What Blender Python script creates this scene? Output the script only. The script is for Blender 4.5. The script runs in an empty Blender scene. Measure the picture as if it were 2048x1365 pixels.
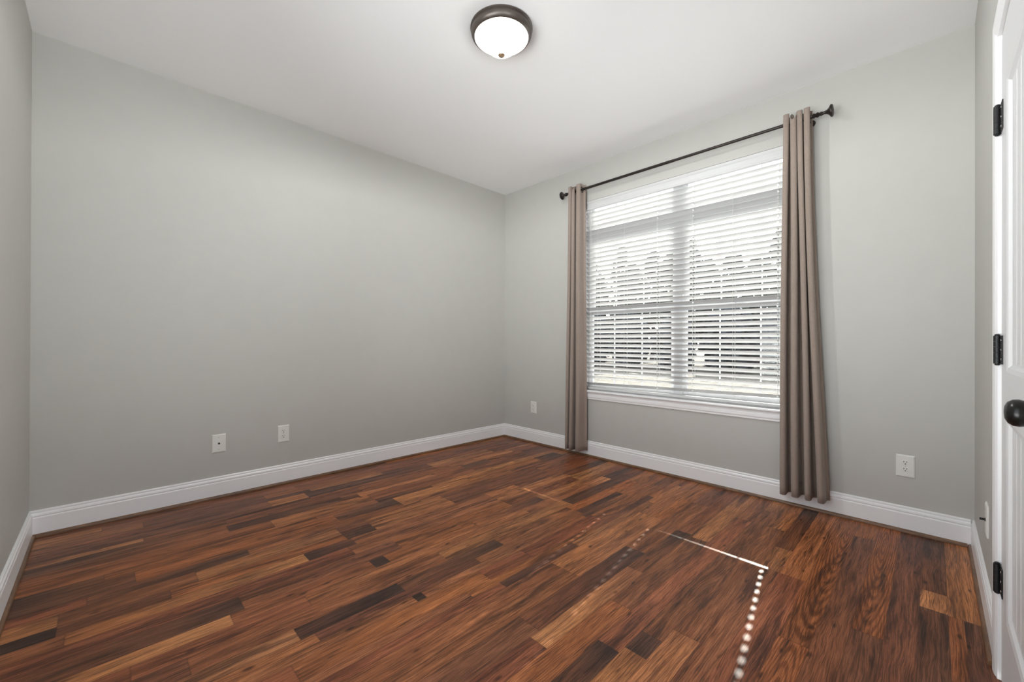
import bpy, bmesh, math, random
from mathutils import Vector, Matrix

# ------------------------------------------------------------------ camera
PI = math.pi
SC = bpy.context.scene
COL = SC.collection
X0, Y0, D0, C0, ZC = 3.2425, 3.4170, -0.2900, -0.1539, 2.743     # window wall, back wall, left wall, door wall, ceiling
CAM_H = 1.0682
yaw, pitch, roll = math.radians(45.4964), math.radians(0.13686), math.radians(0.19929)
fw = Vector((math.cos(yaw)*math.cos(pitch), math.sin(yaw)*math.cos(pitch), math.sin(pitch)))
rt = Vector((math.sin(yaw), -math.cos(yaw), 0))
up = rt.cross(fw)
r_ = rt*math.cos(roll) + up*math.sin(roll)
u_ = up*math.cos(roll) - rt*math.sin(roll)
cd = bpy.data.cameras.new('camera'); cam = bpy.data.objects.new('camera', cd); COL.objects.link(cam)
cd.sensor_width = 36.0; cd.lens = 827.129/2048*36.0; cd.clip_start = 0.02; cd.clip_end = 300
M = Matrix((r_, u_, -fw)).transposed().to_4x4(); M.translation = (0, 0, CAM_H)
cam.matrix_world = M
SC.camera = cam

# ------------------------------------------------------------------ world, sun, exposure
SC.view_settings.view_transform = 'Standard'; SC.view_settings.look = 'None'
SC.view_settings.gamma = 1.0; SC.view_settings.use_curve_mapping = False
SC.view_settings.exposure = 0.0
SC.cycles.max_bounces = 14; SC.cycles.diffuse_bounces = 10; SC.cycles.transparent_max_bounces = 16
SC.cycles.caustics_reflective = False; SC.cycles.caustics_refractive = False
SC.cycles.sample_clamp_indirect = 6.0

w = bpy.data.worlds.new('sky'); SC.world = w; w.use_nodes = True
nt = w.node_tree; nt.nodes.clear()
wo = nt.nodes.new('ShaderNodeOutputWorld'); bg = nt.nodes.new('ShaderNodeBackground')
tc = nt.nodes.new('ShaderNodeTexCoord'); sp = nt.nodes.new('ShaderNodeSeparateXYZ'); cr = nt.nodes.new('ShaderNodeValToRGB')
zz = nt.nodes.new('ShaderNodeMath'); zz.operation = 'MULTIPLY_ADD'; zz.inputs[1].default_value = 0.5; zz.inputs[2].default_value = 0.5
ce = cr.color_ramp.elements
ce[0].position = 0.485; ce[0].color = (7.6, 7.6, 7.6, 1)      # below horizon: over-bright glow added as fill for the room
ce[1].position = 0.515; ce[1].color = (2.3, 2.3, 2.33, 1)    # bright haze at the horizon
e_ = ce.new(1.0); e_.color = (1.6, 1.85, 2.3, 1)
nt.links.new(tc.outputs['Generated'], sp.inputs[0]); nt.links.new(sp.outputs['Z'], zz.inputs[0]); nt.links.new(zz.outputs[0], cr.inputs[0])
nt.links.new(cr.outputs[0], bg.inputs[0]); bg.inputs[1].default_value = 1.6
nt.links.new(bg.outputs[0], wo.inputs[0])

SUN_TAN = 0.640                                 # drop per metre travelled along -X
sd = bpy.data.lights.new('sun', 'SUN'); sd.energy = 15.5; sd.angle = math.radians(0.53); sd.color = (1.0, 0.95, 0.87)
sun = bpy.data.objects.new('sun', sd); COL.objects.link(sun)
sun.rotation_euler = Vector((-1, -0.168, -SUN_TAN)).to_track_quat('-Z', 'Y').to_euler()
sun.location = (20, 4, 14)

pd = bpy.data.lights.new('window_portal', 'AREA'); pd.shape = 'RECTANGLE'; pd.size = 1.76; pd.size_y = 1.78
pd.cycles.is_portal = True
po = bpy.data.objects.new('window_portal', pd); COL.objects.link(po)
po.matrix_world = Matrix.Translation((X0+0.16, 1.45, 1.505)) @ Matrix(((0, 0, 1, 0), (1, 0, 0, 0), (0, 1, 0, 0), (0, 0, 0, 1)))

pd2 = bpy.data.lights.new('left_fill_portal', 'AREA'); pd2.shape = 'RECTANGLE'; pd2.size = 1.81; pd2.size_y = 2.14  # portal for the added fill window in the left wall
pd2.cycles.is_portal = True
po2 = bpy.data.objects.new('left_fill_portal', pd2); COL.objects.link(po2)
po2.matrix_world = Matrix.Translation((D0-0.16, 0.955, 1.23)) @ Matrix(((0, 0, -1, 0), (-1, 0, 0, 0), (0, 1, 0, 0), (0, 0, 0, 1)))

pd3 = bpy.data.lights.new('front_fill_portal', 'AREA'); pd3.shape = 'RECTANGLE'; pd3.size = 1.14; pd3.size_y = 2.14  # portal for the added fill window in the door wall
pd3.cycles.is_portal = True
po3 = bpy.data.objects.new('front_fill_portal', pd3); COL.objects.link(po3)
po3.matrix_world = Matrix.Translation((0.35, C0-0.16, 1.23)) @ Matrix(((1, 0, 0, 0), (0, 0, -1, 0), (0, 1, 0, 0), (0, 0, 0, 1)))

# ------------------------------------------------------------------ helpers
rnd = random.Random(7)

def mk(name):
    m = bpy.data.materials.new(name); m.use_nodes = True
    n = m.node_tree; b = n.nodes['Principled BSDF']
    return m, n, b

def N(nt, typ, **kw):
    o = nt.nodes.new(typ)
    for k, v in kw.items(): setattr(o, k, v)
    return o

def noise(nt, vec, scale, detail=3, rough=0.5, dist=0.0):
    t = N(nt, 'ShaderNodeTexNoise'); t.inputs['Scale'].default_value = scale; t.inputs['Detail'].default_value = detail
    t.inputs['Roughness'].default_value = rough; t.inputs['Distortion'].default_value = dist
    if vec is not None: nt.links.new(vec, t.inputs['Vector'])
    return t

def ramp(nt, src, p0, c0, p1, c1):
    r = N(nt, 'ShaderNodeValToRGB'); e = r.color_ramp.elements
    e[0].position = p0; e[0].color = (*c0, 1) if len(c0) == 3 else c0
    e[1].position = p1; e[1].color = (*c1, 1) if len(c1) == 3 else c1
    nt.links.new(src, r.inputs[0]); return r

def mapping(nt, vec, scale):
    mp = N(nt, 'ShaderNodeMapping'); mp.inputs['Scale'].default_value = scale
    nt.links.new(vec, mp.inputs['Vector']); return mp.outputs[0]

def mixc(nt, blend, fac, a, b):
    m = N(nt, 'ShaderNodeMix', data_type='RGBA', blend_type=blend)
    for sock, v in ((m.inputs['Factor'], fac), (m.inputs['A'], a), (m.inputs['B'], b)):
        if hasattr(v, 'is_linked'): nt.links.new(v, sock)
        elif isinstance(v, (int, float)): sock.default_value = v if sock.type == 'VALUE' else (v, v, v, 1)
        else: sock.default_value = (*v, 1)
    return m.outputs['Result']

def simple(name, col, rough=0.5, metal=0.0, spec=0.5, bump=None, var=0.0, coat=0.0):
    m, n, b = mk(name)
    b.inputs['Base Color'].default_value = (*col, 1); b.inputs['Roughness'].default_value = rough
    b.inputs['Metallic'].default_value = metal; b.inputs['Specular IOR Level'].default_value = spec
    b.inputs['Coat Weight'].default_value = coat
    co = N(n, 'ShaderNodeTexCoord')
    if var:
        t = noise(n, co.outputs['Object'], 9.0, 4)
        r = ramp(n, t.outputs['Fac'], 0.3, tuple(c*(1-var) for c in col), 0.7, tuple(min(1, c*(1+var)) for c in col))
        n.links.new(r.outputs[0], b.inputs['Base Color'])
    if bump:
        t = noise(n, co.outputs['Object'], bump[0], 3)
        bp = N(n, 'ShaderNodeBump'); bp.inputs['Strength'].default_value = bump[1]; bp.inputs['Distance'].default_value = bump[2]
        n.links.new(t.outputs['Fac'], bp.inputs['Height']); n.links.new(bp.outputs[0], b.inputs['Normal'])
    return m

WALL = (0.512, 0.505, 0.477)
m_wall = simple('wall_paint', WALL, 0.55, bump=(260, 0.12, 0.0006), var=0.012)
m_ceil = simple('ceiling_paint', (0.915, 0.915, 0.925), 0.8, bump=(180, 0.15, 0.0008))
m_trim = simple('white_trim_paint', (0.87, 0.87, 0.88), 0.32, bump=(60, 0.05, 0.0004))
m_door = simple('white_door_paint', (0.73, 0.73, 0.74), 0.35, bump=(90, 0.06, 0.0004))
m_vinyl = simple('white_vinyl', (0.80, 0.805, 0.815), 0.3, bump=(40, 0.03, 0.0003))
m_plate = simple('white_plastic', (0.76, 0.755, 0.72), 0.35, bump=(30, 0.02, 0.0002))
m_slot = simple('dark_slot', (0.02, 0.02, 0.02), 0.6, bump=(200, 0.05, 0.0002))
m_screw = simple('plate_screw', (0.55, 0.54, 0.5), 0.35, metal=0.4, bump=(300, 0.05, 0.0002))
m_bronze = simple('dark_bronze', (0.035, 0.027, 0.024), 0.36, metal=0.55, var=0.25, bump=(120, 0.08, 0.0004))
m_black = simple('black_metal', (0.022, 0.022, 0.023), 0.45, metal=0.5, bump=(500, 0.15, 0.0004))
m_knob = simple('oil_rubbed_knob', (0.020, 0.019, 0.018), 0.28, metal=0.6, var=0.2)
m_pan = simple('brushed_bronze_pan', (0.115, 0.095, 0.085), 0.38, metal=0.6, var=0.15, bump=(150, 0.06, 0.0003))
m_brass = simple('antique_brass', (0.30, 0.20, 0.13), 0.4, metal=0.6, var=0.2)
m_cord = simple('white_cord', (0.72, 0.72, 0.70), 0.7, bump=(900, 0.2, 0.0003))

# translucent slats
def slat_mat():
    m, n, b = mk('white_slat'); out = n.nodes['Material Output']
    b.inputs['Base Color'].default_value = (0.80, 0.80, 0.79, 1); b.inputs['Roughness'].default_value = 0.4
    co = N(n, 'ShaderNodeTexCoord'); t = noise(n, mapping(n, co.outputs['Object'], (60, 2.5, 60)), 1.0, 4)
    r = ramp(n, t.outputs['Fac'], 0.3, (0.61, 0.61, 0.61), 0.7, (0.66, 0.66, 0.66)); n.links.new(r.outputs[0], b.inputs['Base Color'])
    tr = N(n, 'ShaderNodeBsdfTranslucent'); tr.inputs[0].default_value = (0.85, 0.85, 0.84, 1)
    mx = N(n, 'ShaderNodeMixShader'); mx.inputs[0].default_value = 0.04
    n.links.new(b.outputs[0], mx.inputs[1]); n.links.new(tr.outputs[0], mx.inputs[2]); n.links.new(mx.outputs[0], out.inputs[0])
    return m
m_slat = slat_mat()

def fabric_mat():
    m, n, b = mk('taupe_curtain_fabric'); out = n.nodes['Material Output']
    co = N(n, 'ShaderNodeTexCoord')
    t1 = noise(n, mapping(n, co.outputs['Object'], (700, 700, 60)), 1.0, 2); t2 = noise(n, mapping(n, co.outputs['Object'], (60, 60, 900)), 1.0, 2)
    s = N(n, 'ShaderNodeMath', operation='ADD'); n.links.new(t1.outputs['Fac'], s.inputs[0]); n.links.new(t2.outputs['Fac'], s.inputs[1])
    r = ramp(n, s.outputs[0], 0.7, (0.255, 0.195, 0.160), 1.25, (0.330, 0.262, 0.222))
    n.links.new(r.outputs[0], b.inputs['Base Color']); b.inputs['Roughness'].default_value = 0.85
    b.inputs['Sheen Weight'].default_value = 0.25
    bp = N(n, 'ShaderNodeBump'); bp.inputs['Strength'].default_value = 0.25; bp.inputs['Distance'].default_value = 0.0006
    n.links.new(s.outputs[0], bp.inputs['Height']); n.links.new(bp.outputs[0], b.inputs['Normal'])
    tr = N(n, 'ShaderNodeBsdfTranslucent'); tr.inputs[0].default_value = (0.45, 0.33, 0.27, 1)
    mx = N(n, 'ShaderNodeMixShader'); mx.inputs[0].default_value = 0.06
    n.links.new(b.outputs[0], mx.inputs[1]); n.links.new(tr.outputs[0], mx.inputs[2]); n.links.new(mx.outputs[0], out.inputs[0])
    return m
m_fabric = fabric_mat()

def glass_mat():
    m, n, b = mk('window_glass'); out = n.nodes['Material Output']; n.nodes.remove(b)
    tr = N(n, 'ShaderNodeBsdfTransparent'); tr.inputs[0].default_value = (0.94, 0.96, 0.96, 1)
    gl = N(n, 'ShaderNodeBsdfGlossy'); gl.inputs['Roughness'].default_value = 0.02
    fr = N(n, 'ShaderNodeFresnel'); fr.inputs[0].default_value = 1.45
    mx = N(n, 'ShaderNodeMixShader'); n.links.new(fr.outputs[0], mx.inputs[0])
    n.links.new(tr.outputs[0], mx.inputs[1]); n.links.new(gl.outputs[0], mx.inputs[2]); n.links.new(mx.outputs[0], out.inputs[0])
    return m
m_glass = glass_mat()

def dome_mat():
    m, n, b = mk('frosted_lamp_glass'); out = n.nodes['Material Output']
    b.inputs['Base Color'].default_value = (0.86, 0.83, 0.75, 1); b.inputs['Roughness'].default_value = 0.25
    co = N(n, 'ShaderNodeTexCoord'); t = noise(n, co.outputs['Object'], 14, 4, 0.55, 0.6)
    r = ramp(n, t.outputs['Fac'], 0.3, (0.80, 0.74, 0.62), 0.75, (0.90, 0.87, 0.80)); n.links.new(r.outputs[0], b.inputs['Base Color'])
    tr = N(n, 'ShaderNodeBsdfTranslucent'); tr.inputs[0].default_value = (0.9, 0.85, 0.74, 1)
    mx = N(n, 'ShaderNodeMixShader'); mx.inputs[0].default_value = 0.45
    n.links.new(b.outputs[0], mx.inputs[1]); n.links.new(tr.outputs[0], mx.inputs[2])
    tp = N(n, 'ShaderNodeBsdfTransparent'); tp.inputs[0].default_value = (1.0, 0.97, 0.92, 1)
    m2 = N(n, 'ShaderNodeMixShader'); m2.inputs[0].default_value = 0.94
    n.links.new(mx.outputs[0], m2.inputs[1]); n.links.new(tp.outputs[0], m2.inputs[2]); n.links.new(m2.outputs[0], out.inputs[0])
    return m
m_dome = dome_mat()

def shoe_mat():
    m, n, b = mk('stained_wood_moulding')
    co = N(n, 'ShaderNodeTexCoord'); t = noise(n, mapping(n, co.outputs['Object'], (9, 9, 60)), 1.0, 5, 0.6, 0.5)
    r = ramp(n, t.outputs['Fac'], 0.3, (0.085, 0.042, 0.022), 0.72, (0.25, 0.13, 0.066)); n.links.new(r.outputs[0], b.inputs['Base Color'])
    b.inputs['Roughness'].default_value = 0.4
    return m
m_shoe = shoe_mat()

def floor_mat():
    m, n, b = mk('laminate_plank_floor'); L = n.links
    geo = N(n, 'ShaderNodeNewGeometry')
    at = {}
    for a in ('tone', 'seed', 'side', 'ends'):
        x = N(n, 'ShaderNodeAttribute'); x.attribute_name = a; at[a] = x
    add = N(n, 'ShaderNodeVectorMath', operation='ADD'); L.new(geo.outputs['Position'], add.inputs[0]); L.new(at['seed'].outputs['Vector'], add.inputs[1])
    P = add.outputs[0]
    # broad wavering figure, long along X
    wob = noise(n, mapping(n, P, (2.2, 9, 1)), 1.0, 3); 
    off = N(n, 'ShaderNodeVectorMath', operation='MULTIPLY_ADD'); L.new(wob.outputs['Color'], off.inputs[0]); off.inputs[1].default_value = (0.10, 0.055, 0); L.new(P, off.inputs[2])
    Q = off.outputs[0]
    g1 = noise(n, mapping(n, Q, (1.5, 27, 1)), 1.0, 8, 0.66)
    g2 = noise(n, mapping(n, Q, (8, 330, 1)), 1.0, 5, 0.65)
    g3 = noise(n, mapping(n, Q, (1.9, 15, 1)), 1.0, 6, 0.62, 0.5)
    g4 = noise(n, mapping(n, P, (55, 160, 1)), 1.0, 3, 0.6)
    c = at['tone'].outputs['Color']
    r1 = ramp(n, g1.outputs['Fac'], 0.36, (0.70, 0.66, 0.63), 0.64, (1.20, 1.19, 1.17)); c = mixc(n, 'MULTIPLY', 1.0, c, r1.outputs[0])
    r2 = ramp(n, g2.outputs['Fac'], 0.40, (0.42, 0.38, 0.36), 0.58, (1.34, 1.34, 1.34)); c = mixc(n, 'MULTIPLY', 0.9, c, r2.outputs[0])
    # smoky dark stain clouds and streaks of the print
    r3 = ramp(n, g3.outputs['Fac'], 0.46, (0, 0, 0), 0.60, (1, 1, 1))
    gs = noise(n, mapping(n, Q, (2.6, 62, 1)), 1.0, 6, 0.7)
    rs = ramp(n, gs.outputs['Fac'], 0.42, (0.25, 0.25, 0.25), 0.58, (1, 1, 1))
    f3 = N(n, 'ShaderNodeMath', operation='MULTIPLY'); L.new(r3.outputs[0], f3.inputs[0]); L.new(rs.outputs[0], f3.inputs[1])
    c = mixc(n, 'MIX', f3.outputs[0], c, mixc(n, 'MULTIPLY', 1.0, c, (0.26, 0.25, 0.29)))
    r4 = ramp(n, g4.outputs['Fac'], 0.58, (0, 0, 0), 0.70, (1, 1, 1))
    f4 = N(n, 'ShaderNodeMath', operation='MULTIPLY'); L.new(r4.outputs[0], f4.inputs[0]); f4.inputs[1].default_value = 0.35
    c = mixc(n, 'MIX', f4.outputs[0], c, mixc(n, 'MULTIPLY', 1.0, c, (1.7, 1.6, 1.5)))
    # cathedral growth rings on the strips that carry them (alpha of tone)
    wv = N(n, 'ShaderNodeTexWave', wave_type='RINGS', rings_direction='Z'); wv.inputs['Scale'].default_value = 1.0
    wv.inputs['Distortion'].default_value = 3.5; wv.inputs['Detail'].default_value = 2.5; wv.inputs['Detail Scale'].default_value = 0.6
    L.new(mapping(n, P, (3.0, 44, 1)), wv.inputs['Vector'])
    rw = ramp(n, wv.outputs['Fac'], 0.15, (0.66, 0.60, 0.56), 0.65, (1.15, 1.13, 1.1))
    c = mixc(n, 'MULTIPLY', at['tone'].outputs['Alpha'], c, rw.outputs[0])
    # small knots
    vo = N(n, 'ShaderNodeTexVoronoi'); vo.inputs['Scale'].default_value = 1.0; L.new(mapping(n, Q, (5.5, 14, 1)), vo.inputs['Vector'])
    rk = ramp(n, vo.outputs['Distance'], 0.05, (0.22, 0.18, 0.16), 0.13, (1, 1, 1)); c = mixc(n, 'MULTIPLY', 0.9, c, rk.outputs[0])
    # joints
    def edge(attr, wdt):
        s = N(n, 'ShaderNodeSeparateXYZ'); L.new(at[attr].outputs['Vector'], s.inputs[0])
        mi = N(n, 'ShaderNodeMath', operation='MINIMUM'); L.new(s.outputs[0], mi.inputs[0]); L.new(s.outputs[1], mi.inputs[1])
        return ramp(n, mi.outputs[0], wdt*0.3, (0.38, 0.34, 0.32), wdt, (1, 1, 1)).outputs[0]
    c = mixc(n, 'MULTIPLY', 0.40, c, edge('side', 0.0020)); c = mixc(n, 'MULTIPLY', 0.50, c, edge('ends', 0.0022))
    L.new(c, b.inputs['Base Color'])
    rr = ramp(n, g1.outputs['Fac'], 0.3, (0.42, 0.42, 0.42), 0.7, (0.33, 0.33, 0.33)); L.new(rr.outputs[0], b.inputs['Roughness'])
    b.inputs['Specular IOR Level'].default_value = 0.26
    bp = N(n, 'ShaderNodeBump'); bp.inputs['Strength'].default_value = 0.35; bp.inputs['Distance'].default_value = 0.0006
    L.new(g2.outputs['Fac'], bp.inputs['Height']); L.new(bp.outputs[0], b.inputs['Normal'])
    return m
m_floor = floor_mat()

def ground_mat():
    m, n, b = mk('dry_grass_ground')
    geo = N(n, 'ShaderNodeNewGeometry')
    t = noise(n, geo.outputs['Position'], 2.2, 8, 0.7); t2 = noise(n, geo.outputs['Position'], 14, 6, 0.7)
    r = ramp(n, t.outputs['Fac'], 0.35, (0.060, 0.050, 0.034), 0.68, (0.20, 0.175, 0.13))
    c = mixc(n, 'MULTIPLY', 0.8, r.outputs[0], ramp(n, t2.outputs['Fac'], 0.35, (0.45, 0.42, 0.38), 0.62, (1.15, 1.12, 1.05)).outputs[0])
    n.links.new(c, b.inputs['Base Color']); b.inputs['Roughness'].default_value = 0.95
    return m
m_ground = ground_mat()
def leaf_mat(name, a, bcol):
    m, n, b = mk(name); geo = N(n, 'ShaderNodeNewGeometry')
    t = noise(n, geo.outputs['Position'], 5.0, 6, 0.7)
    r = ramp(n, t.outputs['Fac'], 0.35, a, 0.7, bcol); n.links.new(r.outputs[0], b.inputs['Base Color']); b.inputs['Roughness'].default_value = 0.8
    return m
m_leaf = leaf_mat('dark_evergreen_foliage', (0.010, 0.014, 0.010), (0.050, 0.062, 0.040))
m_bush = leaf_mat('dark_bush_foliage', (0.010, 0.012, 0.016), (0.042, 0.046, 0.050))  # dark, slightly bluish foliage colour
m_bark = leaf_mat('grey_brown_bark', (0.035, 0.028, 0.025), (0.12, 0.10, 0.09))

# --- mesh builders -------------------------------------------------
def box(bm, x0, x1, y0, y1, z0, z1):
    vs = [bm.verts.new((x, y, z)) for z in (z0, z1) for x, y in ((x0, y0), (x1, y0), (x1, y1), (x0, y1))]
    for f in ((3, 2, 1, 0), (4, 5, 6, 7), (0, 1, 5, 4), (1, 2, 6, 5), (2, 3, 7, 6), (3, 0, 4, 7)):
        bm.faces.new([vs[i] for i in f])
    return vs

def bevel(bm, w, seg=2):
    bmesh.ops.bevel(bm, geom=list(bm.edges), offset=w, segments=seg, profile=0.6, affect='EDGES', clamp_overlap=True)

def sweep(bm, prof, p0, p1, side):
    """extrude profile [(out, z)] from p0 to p1 (xy), 'side' the unit xy vector pointing out of the wall"""
    ring = []
    for p in (p0, p1):
        ring.append([bm.verts.new((p[0]+side[0]*o, p[1]+side[1]*o, z)) for o, z in prof])
    k = len(prof)
    for i in range(k):
        j = (i+1) % k
        bm.faces.new((ring[0][i], ring[0][j], ring[1][j], ring[1][i]))
    bm.faces.new(ring[0]); bm.faces.new(ring[1][::-1])

def lathe(bm, prof, axis='Z', seg=48, origin=(0, 0, 0), cap=True):
    """profile [(r, h)] round an axis"""
    rings = []
    for r, h in prof:
        ring = []
        for i in range(seg):
            a = 2*PI*i/seg; c, s = math.cos(a)*r, math.sin(a)*r
            p = {'Z': (c, s, h), 'Y': (c, h, s), 'X': (h, c, s)}[axis]
            ring.append(bm.verts.new((p[0]+origin[0], p[1]+origin[1], p[2]+origin[2])))
        rings.append(ring)
    for a, b in zip(rings[:-1], rings[1:]):
        for i in range(seg):
            j = (i+1) % seg; bm.faces.new((a[i], a[j], b[j], b[i]))
    if cap:
        bm.faces.new(rings[0][::-1]); bm.faces.new(rings[-1])
    bmesh.ops.recalc_face_normals(bm, faces=bm.faces)

def tube(bm, pts, r, seg=8):
    pts = [Vector(p) for p in pts]; rings = []
    for i, p in enumerate(pts):
        t = (pts[min(i+1, len(pts)-1)] - pts[max(i-1, 0)]).normalized()
        a = t.orthogonal().normalized() if i == 0 else (prev - t*prev.dot(t)).normalized()
        prev = a; b = t.cross(a)
        rr = r[i] if isinstance(r, (list, tuple)) else r
        rings.append([bm.verts.new(p + (a*math.cos(2*PI*k/seg) + b*math.sin(2*PI*k/seg))*rr) for k in range(seg)])
    for A, B in zip(rings[:-1], rings[1:]):
        for k in range(seg): bm.faces.new((A[k], A[(k+1) % seg], B[(k+1) % seg], B[k]))
    bm.faces.new(rings[0][::-1]); bm.faces.new(rings[-1])

def BM(): return bmesh.new()

def obj(name, bm, mat, parent=None, smooth=False):
    """link a bmesh as one mesh object; its vertices are in the parent's local space (or the world's)"""
    bmesh.ops.recalc_face_normals(bm, faces=bm.faces)
    me = bpy.data.meshes.new(name); bm.to_mesh(me); bm.free(); me.materials.append(mat)
    if smooth:
        for p in me.polygons: p.use_smooth = True
        if hasattr(me, 'set_sharp_from_angle'): me.set_sharp_from_angle(angle=math.radians(smooth if smooth > 1 else 40))
    o = bpy.data.objects.new(name, me); COL.objects.link(o)
    if parent is not None: o.parent = parent
    return o

def struct(o): o['kind'] = 'structure'; return o

def thing(name, label, cat, loc, rotz=0.0, group=None):
    o = bpy.data.objects.new(name, None); COL.objects.link(o); o.empty_display_size = 0.1
    o.location = loc; o.rotation_euler = (0, 0, rotz); o['label'] = label; o['category'] = cat
    if group: o['group'] = group
    return o

def tag(o, label, cat, group=None):
    o['label'] = label; o['category'] = cat
    if group: o['group'] = group
    return o

def copy_part(o, parent, loc=None):
    c = o.copy(); COL.objects.link(c); c.parent = parent
    if loc is not None: c.location = loc
    return c

# ------------------------------------------------------------------ room shell
T = 0.15
WY0, WY1, WZ0, WZ1 = 0.565, 2.333, 0.600, 2.398       # window opening in the window wall
DX0, DX1, DZ = 1.085, 2.030, 2.045                    # door opening in the door wall
b = BM(); box(b, D0-T, X0+T, Y0, Y0+T, -0.1, ZC+0.1); struct(obj('wall_back', b, m_wall))
PY0, PY1, PZ0, PZ1 = 0.05, 1.86, 0.16, 2.30            # unseen window added for fill light, in the left wall beside the camera
b = BM(); box(b, D0-T, D0, C0-T, PY0, -0.1, ZC+0.1); box(b, D0-T, D0, PY1, Y0, -0.1, ZC+0.1)
box(b, D0-T, D0, PY0, PY1, -0.1, PZ0); box(b, D0-T, D0, PY0, PY1, PZ1, ZC+0.1); struct(obj('wall_left', b, m_wall))
b = BM()
box(b, X0, X0+T, C0-T, WY0, -0.1, ZC+0.1); box(b, X0, X0+T, WY1, Y0, -0.1, ZC+0.1)
box(b, X0, X0+T, WY0, WY1, -0.1, WZ0); box(b, X0, X0+T, WY0, WY1, WZ1, ZC+0.1)
struct(obj('wall_right', b, m_wall))
b = BM()
QX0, QX1 = -0.22, 0.92                                 # another added window for fill, unseen, in the door wall beside the camera
box(b, D0, QX0, C0-T, C0, -0.1, ZC+0.1); box(b, QX1, DX0, C0-T, C0, -0.1, ZC+0.1)
box(b, QX0, QX1, C0-T, C0, -0.1, PZ0); box(b, QX0, QX1, C0-T, C0, PZ1, ZC+0.1); box(b, DX1, X0, C0-T, C0, -0.1, ZC+0.1); box(b, DX0, DX1, C0-T, C0, DZ, ZC+0.1)
struct(obj('wall_front', b, m_wall))
b = BM(); box(b, D0, X0, C0, Y0, ZC, ZC+0.1); struct(obj('ceiling', b, m_ceil))

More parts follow.
